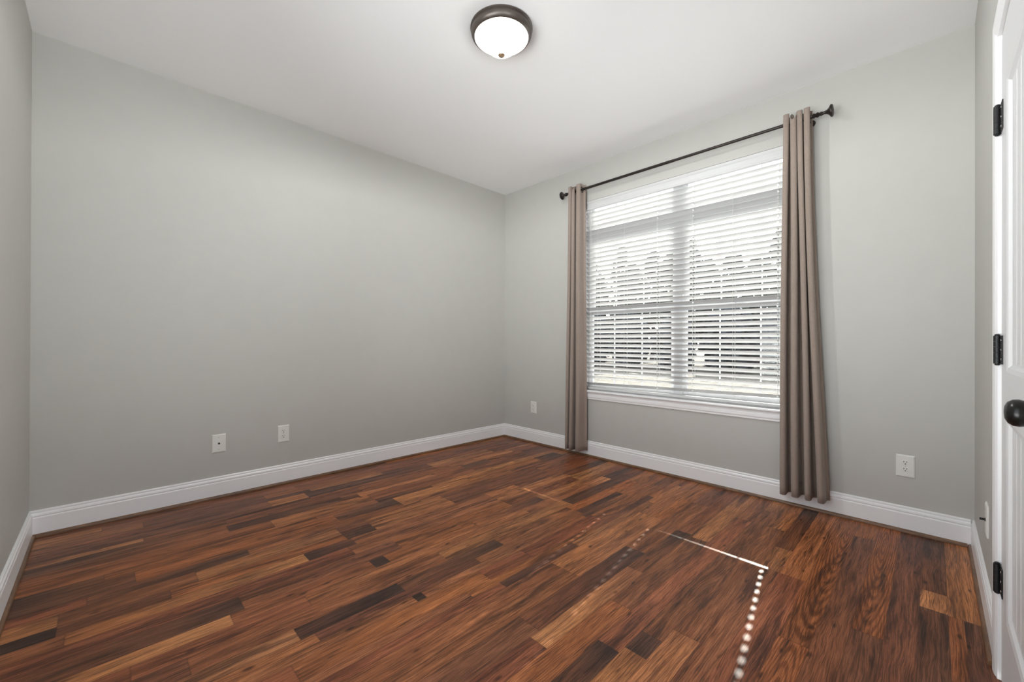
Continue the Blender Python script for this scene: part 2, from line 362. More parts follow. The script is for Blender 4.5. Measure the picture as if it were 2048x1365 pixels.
# ------------------------------------------------------------------ floor: laminate strips, long way towards the window wall
def build_floor():
    bounds = [-.1539, -.135, -.085, -.043, .037, .125, .215, .303, .395, .502, .58, .675, .755, .84, .94, 1.02, 1.128, 1.21, 1.30, 1.346, 1.39, 1.48, 1.53,
              1.582, 1.66, 1.76, 1.843, 1.92, 2.03, 2.125, 2.21, 2.285, 2.39, 2.466, 2.576, 2.645, 2.76, 2.85, 2.946, 2.99, 3.10, 3.155, 3.25, 3.33, 3.417]
    Tn = {'L': (.420, .180, .070), 'T': (.330, .130, .048), 'O': (.300, .104, .034), 'M': (.235, .083, .034), 'R': (.215, .070, .030),
          'B': (.170, .063, .031), 'G': (.150, .072, .044), 'D': (.088, .037, .022), 'K': (.050, .023, .016)}
    # strips read off the photograph: row lower edge -> [(x from, x to, tone, rings)]
    fixed = {
     -.135: [(2.36, 3.30, 'T', 0), (1.6, 2.36, 'D', 0)], -.085: [(2.36, 3.30, 'T', 0), (1.5, 2.36, 'O', 0)],
     -.043: [(2.537, 3.30, 'D', 0), (2.365, 2.537, 'L', .3), (1.4, 2.365, 'D', 0)],
     .037: [(1.6, 3.3, 'B', 0)], .125: [(2.0, 3.3, 'O', 1), (1.3, 2.0, 'B', 0)],
     .215: [(2.965, 3.3, 'O', 0), (1.5, 2.965, 'B', 0)], .303: [(1.755, 3.3, 'O', 1), (1.0, 1.755, 'O', 1)],
     .395: [(2.236, 3.3, 'T', 0), (1.3, 2.236, 'M', .3)], .502: [(2.512, 3.3, 'D', 0), (2.235, 2.512, 'T', .4), (1.25, 2.235, 'M', .3)],
     .58: [(2.75, 3.3, 'T', 0), (1.512, 2.75, 'M', 0), (.9, 1.512, 'T', 0)], .675: [(1.42, 3.0, 'M', 0), (1.303, 1.42, 'D', 0), (.7, 1.303, 'L', .4)],
     .755: [(1.265, 2.75, 'M', 0), (.75, 1.265, 'K', 0)], .84: [(2.3, 3.3, 'T', 0), (1.5, 2.3, 'M', 0), (.3, 1.5, 'O', .5)],
     .94: [(2.327, 3.3, 'M', 0), (1.78, 2.327, 'D', 0), (1.10, 1.78, 'L', 0), (.35, 1.10, 'R', 0)],
     1.02: [(1.95, 2.8, 'M', 0), (1.15, 1.95, 'D', 0), (.2, 1.15, 'B', 0)],
     1.128: [(2.4, 3.3, 'O', 0), (1.542, 2.4, 'T', 0), (.1, 1.542, 'M', 0)], 1.21: [(2.4, 3.3, 'T', 0), (1.542, 2.4, 'T', 0), (.1, 1.542, 'M', 0)],
     1.30: [(1.772, 2.6, 'L', 0), (1.25, 1.772, 'D', 0), (.3, 1.25, 'R', 0)], 1.346: [(2.0, 2.7, 'D', 0), (1.1, 2.0, 'O', 0), (.2, 1.1, 'M', 0)],
     1.48: [(2.606, 3.2, 'O', 0), (2.1, 2.606, 'D', 0), (1.6, 2.1, 'M', 0), (.962, 1.6, 'L', 0), (.92, .962, 'K', 0), (-.3, .92, 'T', 0)],
     1.53: [(2.606, 3.2, 'O', .6), (2.13, 2.606, 'D', 0), (1.3, 2.13, 'M', 0), (.55, 1.3, 'B', 0), (-.3, .55, 'T', 0)],
     1.582: [(2.128, 2.9, 'O', .6), (1.5, 2.128, 'M', 0), (.92, 1.5, 'D', 0), (.502, .92, 'K', 0), (-.3, .502, 'L', 0)],
     1.66: [(1.2, 2.2, 'T', 0), (.2, 1.2, 'M', 0), (-.3, .2, 'B', 0)], 1.76: [(2.825, 3.2, 'D', 0), (2.562, 2.825, 'L', 0), (1.9, 2.562, 'M', 0), (.6, 1.9, 'T', 0), (.062, .6, 'M', 0), (-.3, .062, 'R', 0)],
     1.843: [(2.125, 2.9, 'T', 0), (1.55, 2.125, 'D', 0), (.99, 1.55, 'O', 0), (.917, .99, 'K', 0), (.35, .917, 'M', 0), (-.3, .35, 'L', 0)],
     1.92: [(1.1, 1.9, 'O', .7), (.4, 1.1, 'B', 0), (-.3, .4, 'D', 0)],
     2.03: [(3.08, 3.3, 'D', 0), (2.66, 3.08, 'D', 0), (1.9, 2.66, 'T', 0), (.9, 1.9, 'M', 0), (-.3, .9, 'R', 0)],
     2.125: [(.95, 1.9, 'M', 0), (.712, .95, 'K', 0), (-.1, .712, 'L', 0), (-.3, -.1, 'M', 0)],
     2.21: [(1.655, 2.6, 'B', 0), (1.105, 1.655, 'L', 0), (.938, 1.105, 'D', 0), (.2, .938, 'O', 0), (-.125, .2, 'B', 0), (-.3, -.125, 'K', 0)],
     2.285: [(1.655, 2.6, 'B', 0), (1.105, 1.655, 'T', 0), (.938, 1.105, 'B', 0), (.3, .938, 'T', 0), (-.125, .3, 'M', 0), (-.3, -.125, 'T', 0)],
     2.39: [(1.51, 2.4, 'M', 0), (1.395, 1.51, 'T', 0), (.52, 1.395, 'M', 0), (-.05, .52, 'D', 0), (-.3, -.05, 'R', 0)],
     2.466: [(1.0, 1.395, 'D', 0), (.1, 1.0, 'O', .4), (-.3, .1, 'D', 0)],
     2.576: [(1.725, 2.6, 'L', 0), (1.3, 1.725, 'D', 0), (.914, 1.3, 'M', 0), (.0, .914, 'O', .3), (-.3, .0, 'K', 0)],
     2.645: [(1.3, 2.2, 'M', 0), (.7, 1.3, 'T', 0), (-.3, .7, 'O', .3)],
     2.76: [(1.258, 1.9, 'T', 0), (1.148, 1.258, 'M', 0), (.5, 1.148, 'D', 0), (-.3, .5, 'M', 0)],
     2.946: [(1.0, 2.0, 'M', 0), (.15, 1.0, 'B', 0), (-.3, .15, 'L', 0)],
     2.99: [(2.0, 2.7, 'L', 0), (1.0, 2.0, 'D', 0), (.772, 1.0, 'T', 0), (-.3, .772, 'B', 0)],
     3.10: [(1.6, 2.3, 'B', 0), (1.05, 1.6, 'L', 0), (.3, 1.05, 'D', 0), (-.3, .3, 'M', 0)]}
    segs = []
    q = random.Random(21); pool = 'TTTOOMMMMRRBBGDL'
    for y0, y1 in zip(bounds[:-1], bounds[1:]):
        fx = sorted(fixed.get(y0, []))
        def fill(a, bb):
            while bb - a > 0.001:
                l = q.choice((.28, .45, .62, .8, 1.0)); e = min(a+l, bb)
                if bb - e < .12: e = bb
                segs.append((a, e, y0, y1, q.choice(pool), q.choice((0, 0, 0, 0, .5, .8)))); a = e
        x = D0
        for a, e, t, s in fx:
            a = max(a, D0); e = min(e, X0)
            if a > x: fill(x, a)
            segs.append((a, e, y0, y1, t, s)); x = e
        fill(x, X0)
    verts, faces, tone, seed, side, ends = [], [], [], [], [], []
    for a, e, y0, y1, t, s in segs:
        i = len(verts); verts += [(a, y0, 0), (e, y0, 0), (e, y1, 0), (a, y1, 0)]; faces.append((i, i+1, i+2, i+3))
        k = 1.26*q.uniform(.88, 1.12); c = [v*k*q.uniform(.96, 1.04) for v in Tn[t]]
        soft = [c, c]                                     # printed strips drift in tone along their length
        if e-a > .2:
            m_ = [1.26*v for v in Tn[q.choice('MMBO')]]; f = q.uniform(.45, .85) if t in 'DKL' else q.uniform(.0, .5)
            soft[q.randrange(2)] = [x*(1-f) + y*f for x, y in zip(c, m_)]
        sd_ = (q.uniform(-40, 40), q.uniform(-40, 40), q.uniform(-40, 40)) if s < .45 else (q.uniform(-.6, .6)-(a+e)/2, q.uniform(-.03, .03)-(y0+y1)/2, 0)
        for (u, v) in ((0, 0), (1, 0), (1, 1), (0, 1)):
            tone.append((*soft[u], s)); seed.append(sd_)
            ends.append((u*(e-a), (1-u)*(e-a))); side.append((v*(y1-y0), (1-v)*(y1-y0)))
    # body of the slab under the strips
    i = len(verts); zb = -0.06
    verts += [(D0, C0, -.001), (X0, C0, -.001), (X0, Y0, -.001), (D0, Y0, -.001), (D0, C0, zb), (X0, C0, zb), (X0, Y0, zb), (D0, Y0, zb)]
    for f in ((4, 7, 6, 5), (0, 4, 5, 1), (1, 5, 6, 2), (2, 6, 7, 3), (3, 7, 4, 0)):
        faces.append(tuple(i+k for k in f))
        for _ in range(4): tone.append((.03, .02, .015, 0)); seed.append((0, 0, 0)); ends.append((1, 1)); side.append((1, 1))
    me = bpy.data.meshes.new('floor'); me.from_pydata(verts, [], faces)
    me.update()
    for nm, ty in (('tone', 'FLOAT_COLOR'), ('seed', 'FLOAT_VECTOR'), ('side', 'FLOAT2'), ('ends', 'FLOAT2')): me.attributes.new(nm, ty, 'CORNER')
    A, B_, C_, E_ = (me.attributes[nm] for nm in ('tone', 'seed', 'side', 'ends'))
    for k in range(len(tone)):
        A.data[k].color = tone[k]; B_.data[k].vector = seed[k]; C_.data[k].vector = side[k]; E_.data[k].vector = ends[k]
    me.materials.append(m_floor); me.update()
    o = bpy.data.objects.new('floor', me); COL.objects.link(o); struct(o)
build_floor()

# ------------------------------------------------------------------ baseboards and stained shoe moulding
BB = [(0, .006), (.0135, .006), (.0135, .102), (.0125, .106), (.0105, .108), (.0105, .110), (.0125, .112), (.0130, .117), (.0118, .124), (.0088, .128), (.0072, .130), (.0072, .132), (.0085, .134), (.0082, .139), (.0055, .143), (0, .144)]
SH = [(.0135, 0), (.0255, 0), (.0255, .004), (.0248, .009), (.0225, .0138), (.0185, .0172), (.0135, .018)]
cas = 0.058
runs = [('back', (D0, Y0), (X0, Y0), (0, -1)), ('right', (X0, C0+.0136), (X0, Y0-.0136), (-1, 0)), ('left', (D0, C0+.0136), (D0, Y0-.0136), (1, 0)), ('front', (DX1+cas, C0), (X0-.0, C0), (0, 1))]
for k, (nm, p0, p1, s) in enumerate(runs):
    b = BM(); sweep(b, BB, p0, p1, s); struct(obj('baseboard_'+nm, b, m_trim))
    b = BM()
    q0, q1 = list(p0), list(p1)
    if nm in ('right', 'left'): q0[1] = C0+.0256; q1[1] = Y0-.0256
    if nm == 'back': q0[0] = D0+.0136; q1[0] = X0-.0136
    if nm == 'front': q0[0] = DX1+cas+.006; q1[0] = X0-.0136
    sweep(b, SH, q0, q1, s); struct(obj('trim_%d' % (k+1), b, m_shoe, smooth=50))
b = BM(); sweep(b, BB, (D0+.0136, C0), (DX0-cas, C0), (0, 1)); struct(obj('baseboard_near', b, m_trim))
b = BM(); sweep(b, SH, (D0+.0256, C0), (DX0-cas, C0), (0, 1)); struct(obj('trim_5', b, m_shoe, smooth=50))

# ------------------------------------------------------------------ window with sashes, stool and apron
def build_window():
    root = bpy.data.objects.new('window_1', None); COL.objects.link(root); root.location = (X0+.10, 1.449, WZ0); struct(root)
    L = root.location
    def part(name, bm, mat, parent=root, smooth=False):
        bmesh.ops.translate(bm, verts=bm.verts, vec=-Vector(L)); return obj(name, bm, mat, parent, smooth)
    xa, xb = X0+.078, X0+.145
    yl, yr = WY0, WY1; zb, zt = WZ0+.018, WZ1
    b = BM()
    box(b, xa, xb, yl, yl+.022, zb, zt); box(b, xa, xb, yr-.022, yr, zb, zt)
    box(b, xa, xb, yl+.022, yr-.022, zb, zb+.02); box(b, xa, xb, yl+.022, yr-.022, zt-.022, zt)
    bevel(b, .002, 1); part('window_frame', b, m_vinyl)
    b = BM(); box(b, xa-.006, xb, 1.413, 1.485, zb+.02, zt-.022); bevel(b, .003, 2); part('mullion', b, m_vinyl)
    tz0, tz1 = 2.055, 2.115
    for (a, c) in ((yl+.022, 1.413), (1.485, yr-.022)):
        b = BM(); box(b, xa-.002, xb, a, c, tz0, tz1); bevel(b, .003, 2); part('transom_bar', b, m_vinyl)
        # fixed light above, lower and upper sash
        for nm, z0, z1, xo, st in (('transom_sash', tz1, zt-.022, .024, .024), ('upper_sash', 1.340, tz0, .036, .028), ('lower_sash', zb+.02, 1.385, .008, .028)):
            x_0, x_1 = xa+xo, xa+xo+.026
            bot = .042 if nm == 'lower_sash' else (.042 if nm == 'upper_sash' else st)
            top = .042 if nm == 'lower_sash' else st
            b = BM()
            box(b, x_0, x_1, a, a+st, z0, z1); box(b, x_0, x_1, c-st, c, z0, z1)
            box(b, x_0, x_1, a+st, c-st, z0, z0+bot); box(b, x_0, x_1, a+st, c-st, z1-top, z1)
            bevel(b, .002, 1); s = part(nm, b, m_vinyl)
            xm = (x_0+x_1)/2
            b = BM(); box(b, xm-.002, xm+.002, a+st-.004, c-st+.004, z0+bot-.004, z1-top+.004); part('pane', b, m_glass, s).location = -Vector(s.location)
            mys = (1.769+.010, 2.046+.006) if a > 1 else (.861, 1.137)
            for my in mys:
                b = BM(); box(b, xm-.006, xm+.006, my-.0035, my+.0035, z0+bot, z1-top); part('muntin', b, m_vinyl, s)
            if nm == 'lower_sash':
                b = BM(); box(b, x_0-.012, x_0, (a+c)/2-.03, (a+c)/2+.03, z1-.02, z1-.002); bevel(b, .002, 1); part('sash_lock', b, m_vinyl, s)
    b = BM(); box(b, X0-.001, xa, WY0, WY0+.007, WZ0+.018, WZ1); box(b, X0-.001, xa, WY1-.007, WY1, WZ0+.018, WZ1); box(b, X0+.013, xa, WY0+.007, WY1-.007, WZ1-.002, WZ1); part('jamb_liner', b, m_trim)
    # stool with a rounded nose, apron under it
    b = BM(); box(b, X0-.034, xa, WY0-.045, WY1+.045, WZ0, WZ0+.018)
    for v in b.verts:
        if v.co.x > X0: v.co.y = min(max(v.co.y, WY0), WY1)
    b.free(); b = BM()
    pr = [(xa, WZ0), (X0-.028, WZ0), (X0-.034, WZ0+.005), (X0-.036, WZ0+.009), (X0-.034, WZ0+.014), (X0-.028, WZ0+.018), (xa, WZ0+.018)]
    ra = [b.verts.new((x, WY0, z)) for x, z in pr]; rb = [b.verts.new((x, WY1, z)) for x, z in pr]
    for i in range(len(pr)):
        j = (i+1) % len(pr); b.faces.new((ra[i], ra[j], rb[j], rb[i]))
    b.faces.new(ra); b.faces.new(rb[::-1])
    for s in (0, 1):
        y0, y1 = (WY0-.05, WY0) if s == 0 else (WY1, WY1+.05)
        pr2 = [(X0-.0005, WZ0)] + pr[1:-1] + [(X0-.0005, WZ0+.018)]
        A_ = [b.verts.new((x, y0, z)) for x, z in pr2]; B_ = [b.verts.new((x, y1, z)) for x, z in pr2]
        for i in range(len(pr2)):
            j = (i+1) % len(pr2); b.faces.new((A_[i], A_[j], B_[j], B_[i]))
        b.faces.new(A_); b.faces.new(B_[::-1])
    part('window_sill', b, m_trim, smooth=50)
    ap = [(0, .535), (.008, .535), (.012, .538), (.012, .549), (.015, .553), (.0165, .560), (.0165, .577), (.0145, .582), (.0145, .592), (.019, .597), (.019, .600), (0, .600)]
    b = BM(); sweep(b, ap, (X0, WY0-.035), (X0, WY1+.035), (-1, 0)); part('apron', b, m_trim)
    return root
build_window()

def build_fill_window(name, loc, rotz, wd):
    """an unseen two-light window added to let in fill light; local x runs along the wall, y points outdoors from the inner wall face"""
    root = bpy.data.objects.new(name, None); COL.objects.link(root); root.location = loc; root.rotation_euler = (0, 0, rotz); struct(root)
    h = wd/2; ht = PZ1-PZ0
    b = BM(); box(b, -h, -h+.045, .05, .11, 0, ht); box(b, h-.045, h, .05, .11, 0, ht); box(b, -h+.045, h-.045, .05, .11, 0, .05); box(b, -h+.045, h-.045, .05, .11, ht-.045, ht)
    obj('window_frame', b, m_vinyl, root)
    b = BM(); box(b, -.03, .03, .05, .11, .05, ht-.045); obj('mullion', b, m_vinyl, root)
    for a, c in ((-h+.045, -.03), (.03, h-.045)):
        b = BM(); box(b, a, c, .078, .082, .05, ht-.045); obj('pane', b, m_glass, root)
build_fill_window('fill_window_left', (D0, (PY0+PY1)/2, PZ0), PI/2, PY1-PY0)  # added left-wall opening, fill only
build_fill_window('fill_window_front', ((QX0+QX1)/2, C0, PZ0), PI, QX1-QX0)  # added door-wall opening, fill only

# ------------------------------------------------------------------ blind
TH = math.radians(32)
def build_blind():
    ya, yb = .578, 2.319; ym = (ya+yb)/2; xc = X0+.045
    root = thing('window_blind', 'white horizontal slat blind hanging in the window between the taupe curtains', 'blind', (xc, ym, 2.34))
    L = Vector(root.location)
    def part(name, bm, mat, parent=root, smooth=False):
        bmesh.ops.translate(bm, verts=bm.verts, vec=-L); return obj(name, bm, mat, parent, smooth)
    b = BM(); box(b, xc-.022, xc+.028, ya, yb, 2.345, 2.396); bevel(b, .002, 1); part('headrail', b, m_slat)
    vp = [(X0+a_, z_) for a_, z_ in ((.020, 2.316), (.008, 2.316), (.003, 2.320), (.003, 2.328), (.007, 2.333), (.008, 2.372), (.004, 2.378), (.001, 2.386), (.001, 2.396), (.020, 2.396))]
    b = BM()
    A_ = [b.verts.new((x, WY0+.008, z)) for x, z in vp]; B_ = [b.verts.new((x, WY1-.008, z)) for x, z in vp]
    for i in range(len(vp)): b.faces.new((A_[i], A_[(i+1) % len(vp)], B_[(i+1) % len(vp)], B_[i]))
    b.faces.new(A_); b.faces.new(B_[::-1]); part('valance', b, m_slat)
    # one slat, slightly crowned, with route holes at three ladders
    ladders = [.745, 1.030, 1.320, 1.612, 1.915, 2.195]; holes = [.745, 1.320, 1.612]
    ys = sorted(set([ya, yb] + [h+d for h in holes for d in (-.0052, .0052)] + [ya+(yb-ya)*k/6 for k in range(1, 6)]))
    ss = [-.0255, -.0245, -.017, -.0085, 0, .0085, .017, .0245, .0255]; th = .0028
    def pt(s, y, o):
        crown = .0012*(1-(s/.0255)**2); e = th/2*(0.4 if abs(s) > .025 else 1.0)*o
        return Vector((-math.cos(TH)*s - math.sin(TH)*(crown+e)*-1, y-ym, math.sin(TH)*s + math.cos(TH)*(crown+e)))
    b = BM()
    V = {(i, j, o): b.verts.new(pt(s, y, o)) for i, s in enumerate(ss) for j, y in enumerate(ys) for o in (-1, 1)}
    def hole(i, j):
        return -.0086 < (ss[i]+ss[i+1])/2 < .0086 and any(abs((ys[j]+ys[j+1])/2-h) < .005 for h in holes)
    nI, nJ = len(ss), len(ys)
    for i in range(nI-1):
        for j in range(nJ-1):
            if hole(i, j): continue
            for o in (-1, 1): b.faces.new((V[i, j, o], V[i+1, j, o], V[i+1, j+1, o], V[i, j+1, o]))
            for (p, q_, ni, nj) in (((i, j), (i+1, j), i, j-1), ((i, j+1), (i+1, j+1), i, j+1), ((i, j), (i, j+1), i-1, j), ((i+1, j), (i+1, j+1), i+1, j)):
                if not (0 <= ni < nI-1 and 0 <= nj < nJ-1) or hole(ni, nj):
                    b.faces.new((V[(*p, -1)], V[(*q_, -1)], V[(*q_, 1)], V[(*p, 1)]))
    zlow, n = .6965, 38
    pitch = (2.281-zlow)/(n-1)
    s0 = obj('slat', b, m_slat, root)
    for k in range(n):
        o = s0 if k == 0 else copy_part(s0, root)
        o.location = (0, 0, zlow+k*pitch-L.z)
        if 0 < k: o.rotation_euler = (rnd.uniform(-.0008, .0008), rnd.uniform(-.012, .012), 0)
    s0.rotation_euler = (-.0155, 0, 0); s0.location.z -= .0062
    b = BM(); box(b, xc-.025, xc+.025, ya, yb, .630, .6490); bevel(b, .004, 3)
    rail = part('bottom_rail', b, m_slat); rail.rotation_euler = (0, 0, 0)
    for y in ladders:
        b = BM()
        for sx in (-1, 1):
            tube(b, [(xc+sx*.0265, y-.0065, 2.35), (xc+sx*.0265, y-.0065, .632)], .0009, 6)
        for k in range(n):
            z = zlow+k*pitch-.003
            tube(b, [(xc-.0265, y-.0065, z+math.tan(TH)*.0265), (xc+.0265, y-.0065, z-math.tan(TH)*.0265)], .0006, 4)
        part('ladder_cord', b, m_cord)
    for y in holes:
        b = BM(); tube(b, [(xc, y+.001, 2.35), (xc, y+.001, .64)], .0009, 6); part('lift_cord', b, m_cord)
    for dy, zb_ in ((2.255, 1.02), (2.243, .98)):
        b = BM(); tube(b, [(X0+.004, dy, 2.33), (X0+.003, dy-.001, 1.7), (X0+.004, dy, zb_)], .0011, 6); c = part('pull_cord', b, m_cord)
        b = BM(); lathe(b, [(.001, 0), (.004, -.004), (.0065, -.022), (.007, -.032), (.005, -.036)], 'Z', 16, (X0+.004, dy, zb_)); part('tassel', b, m_slat, c, smooth=40)
build_blind()

# ------------------------------------------------------------------ curtain rod and curtains
RX, RZ = X0-.090, 2.488
def build_rod():
    root = thing('curtain_rod', 'dark bronze curtain rod with turned finials above the window', 'curtain rod', (RX, 1.45, RZ))
    L = Vector(root.location)
    def part(name, bm, mat, parent=root, smooth=40):
        bmesh.ops.translate(bm, verts=bm.verts, vec=-L); return obj(name, bm, mat, parent, smooth)
    b = BM(); lathe(b, [(.0102, .535), (.0102, 1.42), (.0114, 1.42), (.0114, 2.455)], 'Y', 24, (RX, 0, RZ)); part('pole', b, m_bronze)
    fin = [(.0105, 0), (.0105, .006), (.013, .008), (.015, .013), (.013, .018), (.010, .021), (.013, .025), (.0165, .031), (.013, .038), (.0095, .042), (.0115, .046), (.0135, .050), (.011, .055), (.009, .062),
           (.010, .070), (.013, .079), (.021, .088), (.031, .094), (.036, .097), (.0375, .101), (.036, .106), (.031, .109), (.018, .110), (.012, .112), (.006, .1125), (.001, .1128)]
    b = BM(); lathe(b, [(r, .535-h) for r, h in fin], 'Y', 28, (RX, 0, RZ)); part('finial', b, m_bronze)
    b = BM(); lathe(b, [(r, 2.455+h*.66) for r, h in fin], 'Y', 28, (RX, 0, RZ)); part('finial', b, m_bronze)
    for y in (.548, 2.432):
        b = BM()
        lathe(b, [(.021, 0), (.021, -.004), (.017, -.007), (.010, -.009)], 'X', 24, (X0, y, RZ-.006))
        tube(b, [(X0-.006, y, RZ-.006), (X0-.040, y, RZ-.014), (X0-.070, y, RZ-.020), (X0-.096, y, RZ-.017), (X0-.107, y, RZ-.006)], [.0075, .0065, .006, .006, .005], 12)
        tube(b, [(RX + .0145*math.cos(a), y, RZ + .0145*math.sin(a)) for a in [PI*.85+PI*1.3*k/14 for k in range(15)]], .0042, 8)
        part('bracket', b, m_bronze)
build_rod()

def build_curtain(name, label, top, bot, zt, zb, folds, seed, phase=0.0, ws=None, sags=()):
    """top, bot: (y from, y to) at the heading and the hem; pleats run round the rod"""
    root = thing(name, label, 'curtain', (RX, (top[0]+top[1])/2, RZ), group=None)
    L = Vector(root.location); q = random.Random(seed)
    nS = folds*26+1
    TT = [.11*k/16/(zt-zb) for k in range(17)] + [(.11 + (zt-zb-.11)*k/40)/(zt-zb) for k in range(1, 41)]; nT = len(TT)
    tot = sum(ws)
    ph = [q.uniform(-.4, .4) for _ in range(folds+1)]
    b = BM(); G = []
    for j in range(nT):
        t = TT[j]                                         # 0 at the heading
        te = t**1.3
        y0 = top[0]+(bot[0]-top[0])*te; y1 = top[1]+(bot[1]-top[1])*te
        row = []
        for i in range(nS):
            s = i/(nS-1)*folds; f = min(int(s), folds-1); u = s-f
            yy = (sum(ws[:f]) + ws[f]*u)/tot
            a = 2*PI*s + phase + .25*t*ph[f]
            amp = (.036 + .012*t)*(.9+.25*ws[f]*.5)
            cw = math.cos(a); cw = math.copysign(abs(cw)**.75, cw)
            x = RX - amp*cw + .004*math.sin(3.1*t+f*2)
            y = y0+(y1-y0)*yy + .010*math.sin(2*a)*(1-.3*t) + .004*math.sin(5*t+1.7*f)
            # relaxed drape just below the grommets
            sag = (.008 + (sags[f] if f < len(sags) else 0)*max(0, math.sin(PI*u))**2)*max(0, 1-t*7)*max(0, math.cos(a))
            z = zt+(zb-zt)*t
            if j == 0: z -= .006*(1-cw)*.5
            if t > .9: x += .003*math.sin(7*s+20*t)*(t-.9)*10
            row.append(b.verts.new((x, y, z - sag)))
        G.append(row)
    for j in range(nT-1):
        for i in range(nS-1):
            vs = (G[j][i], G[j][i+1], G[j+1][i+1], G[j+1][i])
            cx = sum(v.co.x for v in vs)/4; cz = sum(v.co.z for v in vs)/4
            if (cx-RX)**2 + (cz-RZ)**2 > .0205**2: b.faces.new(vs)   # round holes where the rod passes
    bmesh.ops.translate(b, verts=b.verts, vec=-L)
    p = obj('panel', b, m_fabric, root, smooth=80)
    sm = p.modifiers.new('thickness', 'SOLIDIFY'); sm.thickness = .0022; sm.offset = 0
    # stitched hem band, one step proud of the cloth
    b = BM(); H = []
    zh = zb+.085
    for z in (zh+.0025, zh-.0025):
        t = (z-zt)/(zb-zt); k = max(j for j in range(nT-1) if TT[j] <= t); fr = (t-TT[k])/(TT[k+1]-TT[k])
        row = []
        for i in range(nS):
            P = p.data.vertices[k*nS+i].co.lerp(p.data.vertices[(k+1)*nS+i].co, fr)
            Pn = p.data.vertices[k*nS+i].normal
            row.append((P, Pn))
        H.append(row)
    for sgn in (-1, 1):
        for i in range(0, nS-1):
            vs = [b.verts.new(H[r][c][0] + H[r][c][1]*sgn*.0024) for r, c in ((0, i), (0, i+1), (1, i+1), (1, i))]
            b.faces.new(vs)
    bmesh.ops.remove_doubles(b, verts=b.verts, dist=.00005)
    hm = obj('hem_stitch', b, m_fabric, root); s2 = hm.modifiers.new('thickness', 'SOLIDIFY'); s2.thickness = .0008
    # grommets where the cloth crosses the rod
    for f in range(folds*2):
        s = (f+.5)/2.0
        i = int(round((s - phase/(2*PI))/folds*(nS-1)))
        if not (1 < i < nS-2): continue
        tgt = p.data.vertices[i].co.y
        b = BM()
        lathe(b, [(.0195, -.003), (.024, -.003), (.0275, -.001), (.0275, .001), (.024, .003), (.0195, .003)], 'Y', 24, (0, tgt, 0), cap=False)
        obj('grommet', b, m_bronze, root, smooth=40)
    return root
build_curtain('curtain', 'taupe grommet curtain at the right end of the rod, nearest the door', (.535, .686), (.448, .714), 2.548, .092, 4, 5, phase=PI, ws=[1.05, .85, 1.25, 1.0], sags=(0, 0, .045, 0))
build_curtain('curtain', 'taupe grommet curtain at the left end of the rod, near the room corner', (2.272, 2.425), (2.262, 2.455), 2.543, .058, 3, 11, phase=PI, ws=[1.45, .9, .7], sags=(0, .03, 0))

